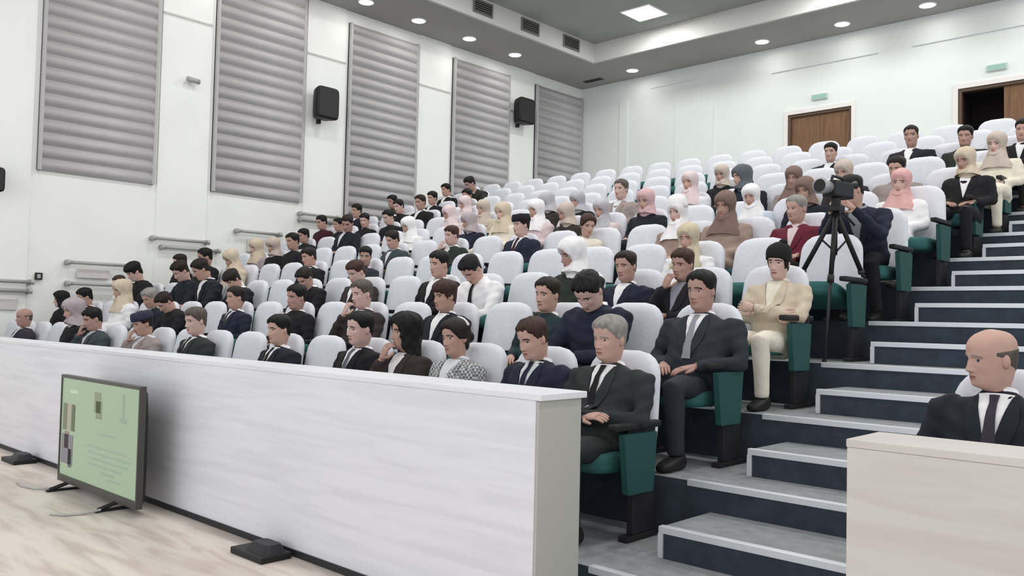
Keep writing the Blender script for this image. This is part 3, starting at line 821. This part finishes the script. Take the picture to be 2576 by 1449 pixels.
    def use(me, name, m):
        me.name = name; me.materials.clear(); me.materials.append(m)
        me.polygons.foreach_set('use_smooth', [True]*len(me.polygons))
        o = bpy.data.objects.new(name, me); COL.objects.link(o); o.parent = root; return o
    jk = use(jmesh, gname, cloth(c))
    use(tmesh, 'trousers', cloth(sp.get('trouser', c if sp['outfit'] in ('suit',) else ('cream' if c == 'beige' and sp['row'] == 3 else ('black' if not (sp['outfit'] == 'coat' and COLS[c][0] > .3) else c)))))
    bvh = BVHTree.FromPolygons([tuple(v.co) for v in jmesh.vertices], [tuple(p.vertices) for p in jmesh.polygons])
    out = sp['outfit']; nq = 9 if hi else 5
    collar_c = None
    if out in ('suit', 'open'):
        apex = .18 if out == 'suit' else .17
        top = .462; wt = .068 if out == 'suit' else .072
        rows = []
        for i in range(nq):
            t = i/(nq-1); a_ = apex+(top-apex)*t; w_ = .004+(wt-.004)*t
            rows.append([(w_*q, a_, 0) for q in (-1, -.5, 0, .5, 1)])
        v, f = patch(bvh, P, rows, .006); mb = MB(); mb.add(v, f); collar_c = sp['shirt']
        sh = mb.build('shirt', cloth(sp['shirt']), root, True)
        for s in (-1, 1):
            rows = []
            for i in range(nq):
                t = i/(nq-1); a_ = apex+(top-.01-apex)*t; w_ = .004+(wt-.004)*t; lw = .008+.052*math.sin(math.pi*min(1, .12+.80*t))
                rows.append([(s*(w_-.002), a_, .006), (s*(w_+lw*.5), a_-.006*t, .004), (s*(w_+lw), a_-.012*t, .0)])
            v, f = patch(bvh, P, rows, .007); mb = MB(); mb.add(v, [q[::s] for q in f]); mb.build('lapel', cloth(c), jk, True)
    if sp['tie'] != '-':
        apex = .15
        rows = []
        for i in range(nq):
            t = i/(nq-1); a_ = apex+(.452-apex)*t; w_ = .031-.018*t
            if i == nq-1: w_ = .020
            rows.append([(w_*q, a_, .004*(1-abs(q))) for q in (-1, 0, 1)])
        v, f = patch(bvh, P, rows, .013); MB().add(v, f).build('tie', cloth(sp['tie']), root, True)
    if out == 'sweater' and sp['shirt'] != '-': collar_c = sp['shirt']
    if out == 'shirt': collar_c = c
    if collar_c:
        nb = P.H + P.U*.462
        rings = []
        ang = [math.radians(x_) for x_ in range(-160, 161, 20)]
        mk = lambda h, rr, fr: [nb + P.U*h + X*rr*math.sin(a) - P.F*(rr*1.0*math.cos(a))*fr + P.F*.004 for a in ang]
        rows = [mk(-.012, .072, .92), mk(.014, .064, .95), mk(.034, .057, 1.0), mk(.037, .060, 1.0), mk(.012, .070, .95)]
        nA = len(ang); v = [p for r0 in rows for p in r0]
        f = [(i*nA+j, i*nA+j+1, (i+1)*nA+j+1, (i+1)*nA+j) for i in range(4) for j in range(nA-1)]
        MB().add(v, f).build('collar', cloth(collar_c), root, True)
    if hi or sp['k'] == 0:
        for s in (-1, 1):
            a0 = P.A[s]; mb = MB(); mb.loft([ring_at(np.array([a0[0], a0[1]+y, z]), X, np.array([0, 0, 1.]), w, h, 12, .7) for y, z, w, h in
                ((.075, .045, .030, .030), (.055, .052, .038, .048), (.0, .050, .042, .046), (-.07, .040, .046, .036), (-.13, .032, .044, .028), (-.165, .028, .030, .020))])
            mb.build('shoe', m_black, root, True)
    # height
    mz = max(v.co.z for ch in [root]+list(root.children) if ch.type == 'MESH' for v in ch.data.vertices)
    P.top = mz; P.root = root
    return root

SPEC = '''
1 0 -2.877 1.192 short grey suit charcoal white black lap 6 0
1 1 -3.410 1.17 short brown suit navy pale navy lap 16 0
1 2 -4.123 1.16 bun dark open tweed pale - lap 4 0
1 3 -4.647 1.195 long black open darkbrown white - chinR 2 -14
1 4 -5.177 1.19 short black suit black white slate lap 4 -8
1 6 -6.277 1.154 short black suit ink white black lap 2 0
1 8 -7.735 1.206 short greybrown suit charcoal white black lap 6 0
1 10 -8.814 1.167 cap navycap open taupe pale - chinR 14 0
1 12 -10.129 1.183 short black suit tealgrey pale - chinR 16 0
1 13 -10.772 1.3 hijab mauve coat black - - lap 10 0
1 16 -12.542 1.148 bald - suit plum pale - lap 4 0
2 0 -2.802 1.196 short black suit slateblue white grey lap 4 0
2 1 -3.564 1.2 short black sweater navy white - write 34 8
2 2 -4.089 1.173 short dark sweater teal white - lap 4 0
2 4 -5.180 1.172 mop brown open ink white - lap 6 0
2 6 -6.291 1.19 short greybrown suit darkbrown white - chinR 6 0
2 8 -7.376 1.161 short black sweater black white - lap 6 0
2 10 -8.556 1.151 short dark suit navy white black lap 2 0
2 12 -9.829 1.094 short dark sweater black - - write 34 0
2 13 -10.562 1.153 short grey suit ink pale - lap 24 10
2 15 -11.506 1.278 hijab beige coat white - - lap 8 0
2 17 -12.686 1.173 short black open wine white - lap 18 0
2 18 -13.676 1.098 long black coat black - - lap 4 -20
3 0 -2.707 1.102 beanie black open beige cream - cross 10 0
3 1 -3.470 1.116 short brown suit black grey - chinR 8 -8
3 2 -3.991 1.126 short dark suit navy white - lap 6 0
3 3 -4.516 1.268 hijab white coat darkgreen - - lap 14 -24
3 5 -5.561 1.141 short black shirt white - black write 36 0
3 6 -6.225 1.218 short black open black white - lap 6 0
3 8 -7.494 1.162 short brown suit darkbrown white - lap 24 0
3 9 -8.283 1.101 short dark suit black white - write 30 12
3 12 -9.847 1.117 mop dark suit ink white - write 30 0
3 13 -10.681 1.276 short dark suit ink white - write 22 -20
3 14 -11.271 1.268 short dark sweater ink - - write 26 0
3 17 -12.745 1.3 mop black sweater black - - write 24 -10
3 18 -13.631 1.087 short brown shirt white - - lap 14 0
4 2 -3.951 1.083 hijab gold coat white - - lap 10 0
4 10 -8.573 1.128 short black suit slateblue white - lap 10 44
4 12 -9.727 1.163 short dark suit black white - lap 10 0
4 15 -11.735 1.218 hijab beige coat beige - - lap 22 0
4 17 -12.609 1.272 short black sweater black - - lap 12 -10
4 18 -13.434 1.21 short dark sweater black - - lap 10 -10
5 1 -3.362 1.135 short grey open maroon blush - lap 6 -12
5 2 -4.074 1.236 hijab brown coat tan - - lap 12 0
5 3 -4.598 1.246 tallcap white coat tan - - lap 4 0
5 5 -5.803 1.134 bun brown open cream white - lap 16 60
5 7 -6.716 1.198 cap blackcap suit navy white wine lap 4 -8
5 9 -7.894 1.129 short brown suit darkgreen white - chinR 8 0
5 11 -9.035 1.128 short dark suit tealgrey pale - lap 20 0
5 15 -11.507 1.231 short black sweater black - - lap 10 0
5 16 -12.029 1.186 hijab sand coat black - - lap 16 0
5 17 -12.553 1.186 hijab beige coat mauve - - lap 12 0
6 0 -2.767 1.073 hijab rose coat white - - lap 6 0
6 2 -3.654 1.148 hijab brown coat ink - - lap 16 0
6 3 -4.244 1.068 hijab white coat lightblue - - lap 12 0
6 5 -5.556 1.198 hijab pink coat ink - - lap 12 0
6 6 -6.189 1.074 hijab greyscarf coat blush - - lap 12 0
6 7 -6.710 1.09 hijab sand coat darkbrown - - lap 14 -20
6 8 -7.238 1.217 hijab white coat blush - - lap 10 0
6 9 -7.822 1.227 hijab beige coat cream - - lap 8 0
6 10 -8.436 1.06 hijab mauve coat navy - - lap 12 -20
6 12 -9.731 1.154 hijab white coat white - - lap 18 0
6 15 -11.324 1.289 short dark suit ink pale - lap 26 30
6 17 -12.504 1.135 short black sweater black - - lap 12 0
7 0 -2.428 1.14 hijab beige open black white - lap 10 -14
7 1 -3.089 1.06 short dark sweater taupe - - lap 14 0
7 2 -3.614 1.147 hijab sand coat darkbrown - - lap 14 0
7 3 -4.198 1.14 hijab brown coat taupe - - lap 12 0
7 4 -4.788 1.234 hijab slate coat ink - - lap 8 -30
7 5 -5.517 1.226 hijab blush coat pale - - lap 4 0
7 7 -6.558 1.227 short greybrown suit taupe pale - lap 4 0
7 8 -7.228 1.075 hijab greyscarf coat black - - lap 14 -20
7 9 -7.753 1.163 hijab greyscarf coat darkbrown - - lap 16 -30
7 11 -9.063 1.158 hijab sand coat beige - - lap 10 0
7 12 -9.778 1.061 hijab blush coat blush - - lap 14 -20
7 15 -11.278 1.163 short black sweater black - - lap 20 0
7 16 -11.977 1.152 short black sweater black - - lap 16 30
7 17 -12.725 1.096 short black sweater black - - lap 10 0
7 18 -13.250 1.202 short black sweater wine - - lap 14 0
8 0 -2.383 1.087 hijab sand coat cream - - lap 6 -10
8 5 -5.561 1.071 hijab sand coat black - - lap 8 0
8 13 -10.346 1.1 hijab blush coat blush - - lap 14 -20
8 15 -11.509 1.245 short dark suit black white - lap 12 0
8 16 -12.079 1.206 short black sweater black - - lap 16 0
8 18 -13.403 1.23 short black suit ink white - lap 6 0
9 0 -2.338 1.108 short black suit black white - lap 8 0
9 1 -2.927 1.133 short black sweater darkgreen - - lap 8 0
9 2 -3.517 1.224 short dark suit ink white - lap 4 0
9 3 -4.507 1.137 short black suit black pale - lap 4 0
9 15 -11.192 1.135 short black sweater taupe - - lap 16 0
9 16 -12.177 1.172 short black suit black white - lap 10 0
9 18 -13.357 1.2 short black sweater darkbrown - - lap 12 0
10 15 -11.542 1.156 short black coat olive - - lean 30 -20
10 17 -12.722 1.191 short black suit black white - lap 8 0
'''
people = []
for i, l in enumerate(SPEC.strip().splitlines()):
    a = l.split()
    people.append(dict(row=int(a[0]), k=int(a[1]), x=float(a[2]), top=float(a[3]), hair=a[4], haircol=a[5], outfit=a[6], col=a[7],
                       shirt=a[8], tie=a[9], arms=a[10], pitch=float(a[11]), yaw=float(a[12]), seed=i+1, hi=int(a[0]) <= 4))
occupied = {(p['row'], p['k']) for p in people}
for p in people:
    if p['row'] == 2 and p['k'] == 0: p['wide'] = 1.15
    if p['row'] == 1 and p['k'] == 0: p['wide'] = 1.10; p['skin'] = 0; p['arms'] = 'crosslow'
    if p['row'] == 1 and p['k'] == 2: p['clip'] = True
    if p['col'] == 'beige' and p['row'] == 3: p['skin'] = 2
    if p['haircol'] == 'rose': p['drape'] = True; p['skin'] = 2
# camera operator half risen from the aisle seat of row five; bald man beyond the stairs
def legs_op(H):
    K = {s: np.array((s*.12, -.27, .52)) for s in (-1, 1)}; A = {s: np.array((s*.12, -.12, .09)) for s in (-1, 1)}
    return K, A
people.append(dict(row=5, k=0, x=chair_x(5, 0)+.03, top=1.20, hair='short', haircol='black', outfit='open', col='navy', shirt='grey', tie='-', arms='camera',
                   pitch=14, yaw=-25, seed=201, hi=True, lean=-26, hip=(0, -.02, .56), legs=legs_op, skin=1, operator=True))
people.append(dict(row=1, k=-1, x=-0.93, top=1.15, hair='bald', haircol='grey', outfit='suit', col='ink', shirt='white', tie='plum', arms='lap', pitch=6, yaw=-38,
                   seed=203, hi=True, skin=0, wide=1.08, right=True))
occupied.add((5, 0))

plans = [plan_person(p) for p in people]
mesh_out = remesh_batch([(P.mbj, P.sp['hi']) for P in plans] + [(P.mbt, P.sp['hi']) for P in plans])
ROWN = ['front row', 'second row', 'third row', 'fourth row', 'fifth row', 'sixth row', 'seventh row', 'eighth row', 'ninth row', 'tenth row', 'eleventh row']
for i, P in enumerate(plans):
    sp = P.sp
    root = finish_person(P, mesh_out[i], mesh_out[len(plans)+i])
    s = max(.93, min(1.10, sp['top']/P.top))
    root.scale = (s, s, s)
    root.location = (sp['x'], chair_y(sp['row']), row_z(sp['row']))
    c = cname(sp['col'])
    if sp['outfit'] == 'suit': wear = '%s suit' % c + (' and %s tie' % cname(sp['tie']) if sp['tie'] != '-' else '')
    elif sp['outfit'] == 'open': wear = '%s jacket' % c
    elif sp['outfit'] == 'coat': wear = '%s coat' % c
    elif sp['outfit'] == 'shirt': wear = '%s shirt' % c + (' and %s tie' % cname(sp['tie']) if sp['tie'] != '-' else '')
    else: wear = '%s sweater' % c
    hw = {'hijab': '%s headscarf, ' % cname(sp['haircol']), 'cap': 'skullcap, ', 'beanie': 'black knit hat, ', 'tallcap': 'tall white hat, '}.get(sp['hair'], '')
    if sp.get('operator'): lab = 'person in navy jacket leaning forward behind the video camera on its tripod'
    elif sp.get('right'): lab = 'person in dark suit and white shirt behind the cream parapet beyond the stairs'
    else: lab = 'person in %s%s, %s, %s seat from the stairs' % (hw, wear, ROWN[sp['row']-1], ORD[sp['k']])
    tag(root, lab, 'person', 'audience in the %s' % ROWN[sp['row']-1])

# ================================================================== CHAIRS
def back_mesh():
    rings = []; H0, H1 = 0.40, 0.985; n = 22
    for i in range(15):
        t = i/14; z = H0+(H1-H0)*(1-(1-t)**1.35) if t < 1 else H1
        w = .262-.028*max(0, (z-.55)/.43); rc = .14
        if z > H1-rc: w = w-rc+math.sqrt(max(0, rc*rc-(z-(H1-rc))**2))
        th = .048 if z < H1-.05 else .048*math.sqrt(max(.05, (H1-z)/.05))
        if i == 14: w *= .96; th = .006
        yc = .212+.10*(z-H0)/(H1-H0)
        rings.append(rrect(0, yc, z, max(.06, w), th, n, .55))
    m = MB().loft(rings); return m
back = back_mesh()
bme = mesh_obj('backrest', back.v, back.f, m_cover, None, True); BACK = bme.data; bpy.data.objects.remove(bme)
def mk(name, mb, m, smooth=False):
    o = mb.build(name, m, None, smooth); me = o.data; bpy.data.objects.remove(o); return me
cush = MB().loft([rrect(0, -.205, z, .235*kx, .205*ky, 24, .4) for z, kx, ky in ((-.05, .80, .80), (-.045, .93, .93), (-.015, 1.0, 1.0), (.03, 1.0, 1.0), (.055, .95, .95), (.064, .75, .78))])
CUSH = mk('seat', cush, m_teal, True)
ARM = mk('armrest', MB().box(-.028, .028, -.22, .20, .585, .622, bev=.012), m_black)
SUP = mk('support', MB().box(-.020, .020, -.02, .18, .03, .585, bev=.005).box(-.03, .03, -.08, .24, 0, .03, bev=.006), m_dark)
_w = [(-.165, .175), (-.145, .135)]
side = MB()
side.loft([[(x, y, z) for x, y in ((-.018, -hb), (.018, -hb), (.018, hf), (-.018, hf))] for z, hb, hf in ((.255, .115, .105), (.262, .120, .110), (.558, .160, .140), (.566, .155, .135))])
SIDE = mk('side_panel', side, m_teal_dark)
def chair(x, y, z, occ, left_arm, end, label, group):
    e = empty('auditorium_chair', (x, y, z)); tag(e, label, 'chair', group)
    inst('backrest', BACK, e)
    if occ: inst('seat', CUSH, e, (0, .19, .40))
    else: inst('seat', CUSH, e, (0, .19, .425), (math.radians(-16), 0, 0))
    inst('armrest', ARM, e, (-.295, 0, 0)); inst('support', SUP, e, (-.295, 0, 0))
    if end:
        inst('armrest', ARM, e, (.295, 0, 0)); inst('support', SUP, e, (.275, 0, 0)); inst('side_panel', SIDE, e, (.315, 0, 0))
    return e
for r in range(1, NR+1):
    for k in range(NSEAT):
        occ = (r, k) in occupied
        x = chair_x(r, k)
        chair(x, chair_y(r), row_z(r), occ, True, k == 0,
              '%s auditorium chair with pale cover, %s, %s seat from the stairs' % ('occupied' if occ else 'empty tip-up', ROWN[r-1], ORD[k]), 'chairs of the %s' % ROWN[r-1])
for k in range(4):
    chair(-.90+PITCHX*k, chair_y(1), row_z(1), k == 0, True, False, '%s chair with pale cover behind the cream parapet%s' % (
        'occupied' if k == 0 else 'empty tip-up', ', %s right of the stairs' % ORD[k]), 'chairs beyond the stairs')

# ================================================================== TRIPOD AND VIDEO CAMERA
y4, z4 = chair_y(4), row_z(4); x4 = chair_x(4, 0)
ap = np.array([-2.56, 6.20, 2.17])
tr = empty('tripod', (ap[0], ap[1], z4)); tag(tr, 'black tripod standing over the aisle chair of the fourth row', 'tripod')
o0 = np.array([ap[0], ap[1], z4])
def leg(foot, split=.5):
    p0 = ap-o0+np.array([0, 0, -.02]); p1 = np.array(foot)-o0; pm = p0+(p1-p0)*split
    l = MB().tube([p0, pm], .019, 8).build('leg', m_black, tr, True)
    MB().tube([pm-(p1-p0)*.02, pm+(p1-p0)*.03], .026, 8).build('clamp', m_dark, l, True)
    MB().tube([pm, p1], .012, 8).build('lower_tube', m_dark, l, True)
    MB().tube([p1+np.array([0, 0, .012]), p1-np.array([0, 0, 0.004])], .018, 8).build('rubber_foot', m_black, l, True)
    return p0+(p1-p0)*.42
la = [leg((-2.80, 6.14, z4+.63), .92), leg((-2.44, 6.42, z4+.63), .92), leg((-2.56, 6.02, z4+.005), .45)]
MB().tube([(0, 0, 1.10), (0, 0, .78)], .014, 8).build('centre_column', m_black, tr, True)
for i, q in enumerate(la):
    MB().tube([(0, 0, .80), tuple(q*np.array([1, 1, 1]) if i < 2 else (q[0], q[1], q[2]))], .008, 6).build('brace', m_dark, tr, True)
MB().box(-.05, .05, -.05, .05, 1.10, 1.15, bev=.01).tube([(0, 0, 1.15), (0, 0, 1.20)], .035, 10).build('head', m_black, tr)
MB().tube([(0, .03, 1.14), (.05, .22, 1.02)], .010, 8).build('pan_handle', m_black, tr, True)
vc = empty('video_camera', (ap[0], ap[1], z4+1.20), math.radians(-8)); tag(vc, 'black video camera with grey lens hood mounted on the tripod', 'video camera')
MB().box(-.055, .055, -.10, .16, .004, .125, bev=.015).build('body', m_black, vc)
MB().tube([(0, -.10, .07), (0, -.15, .07), (0, -.17, .07), (0, -.22, .07)], [.045, .047, .055, .060], 16).build('lens', mat('lens_grey', (.35, .35, .36), .4, .4), vc, True)
MB().add([(.048*math.cos(a), -.2205, .07+.048*math.sin(a)) for a in [2*math.pi*i/16 for i in range(16)]], [tuple(range(16))]).build('lens_glass', m_black, vc)
MB().tube([(0, -.06, .125), (0, -.05, .16), (0, .09, .16), (0, .11, .125)], .011, 8).build('top_handle', m_dark, vc, True)
MB().tube([(.03, .14, .10), (.03, .22, .13)], .022, 10).build('viewfinder', m_black, vc, True)
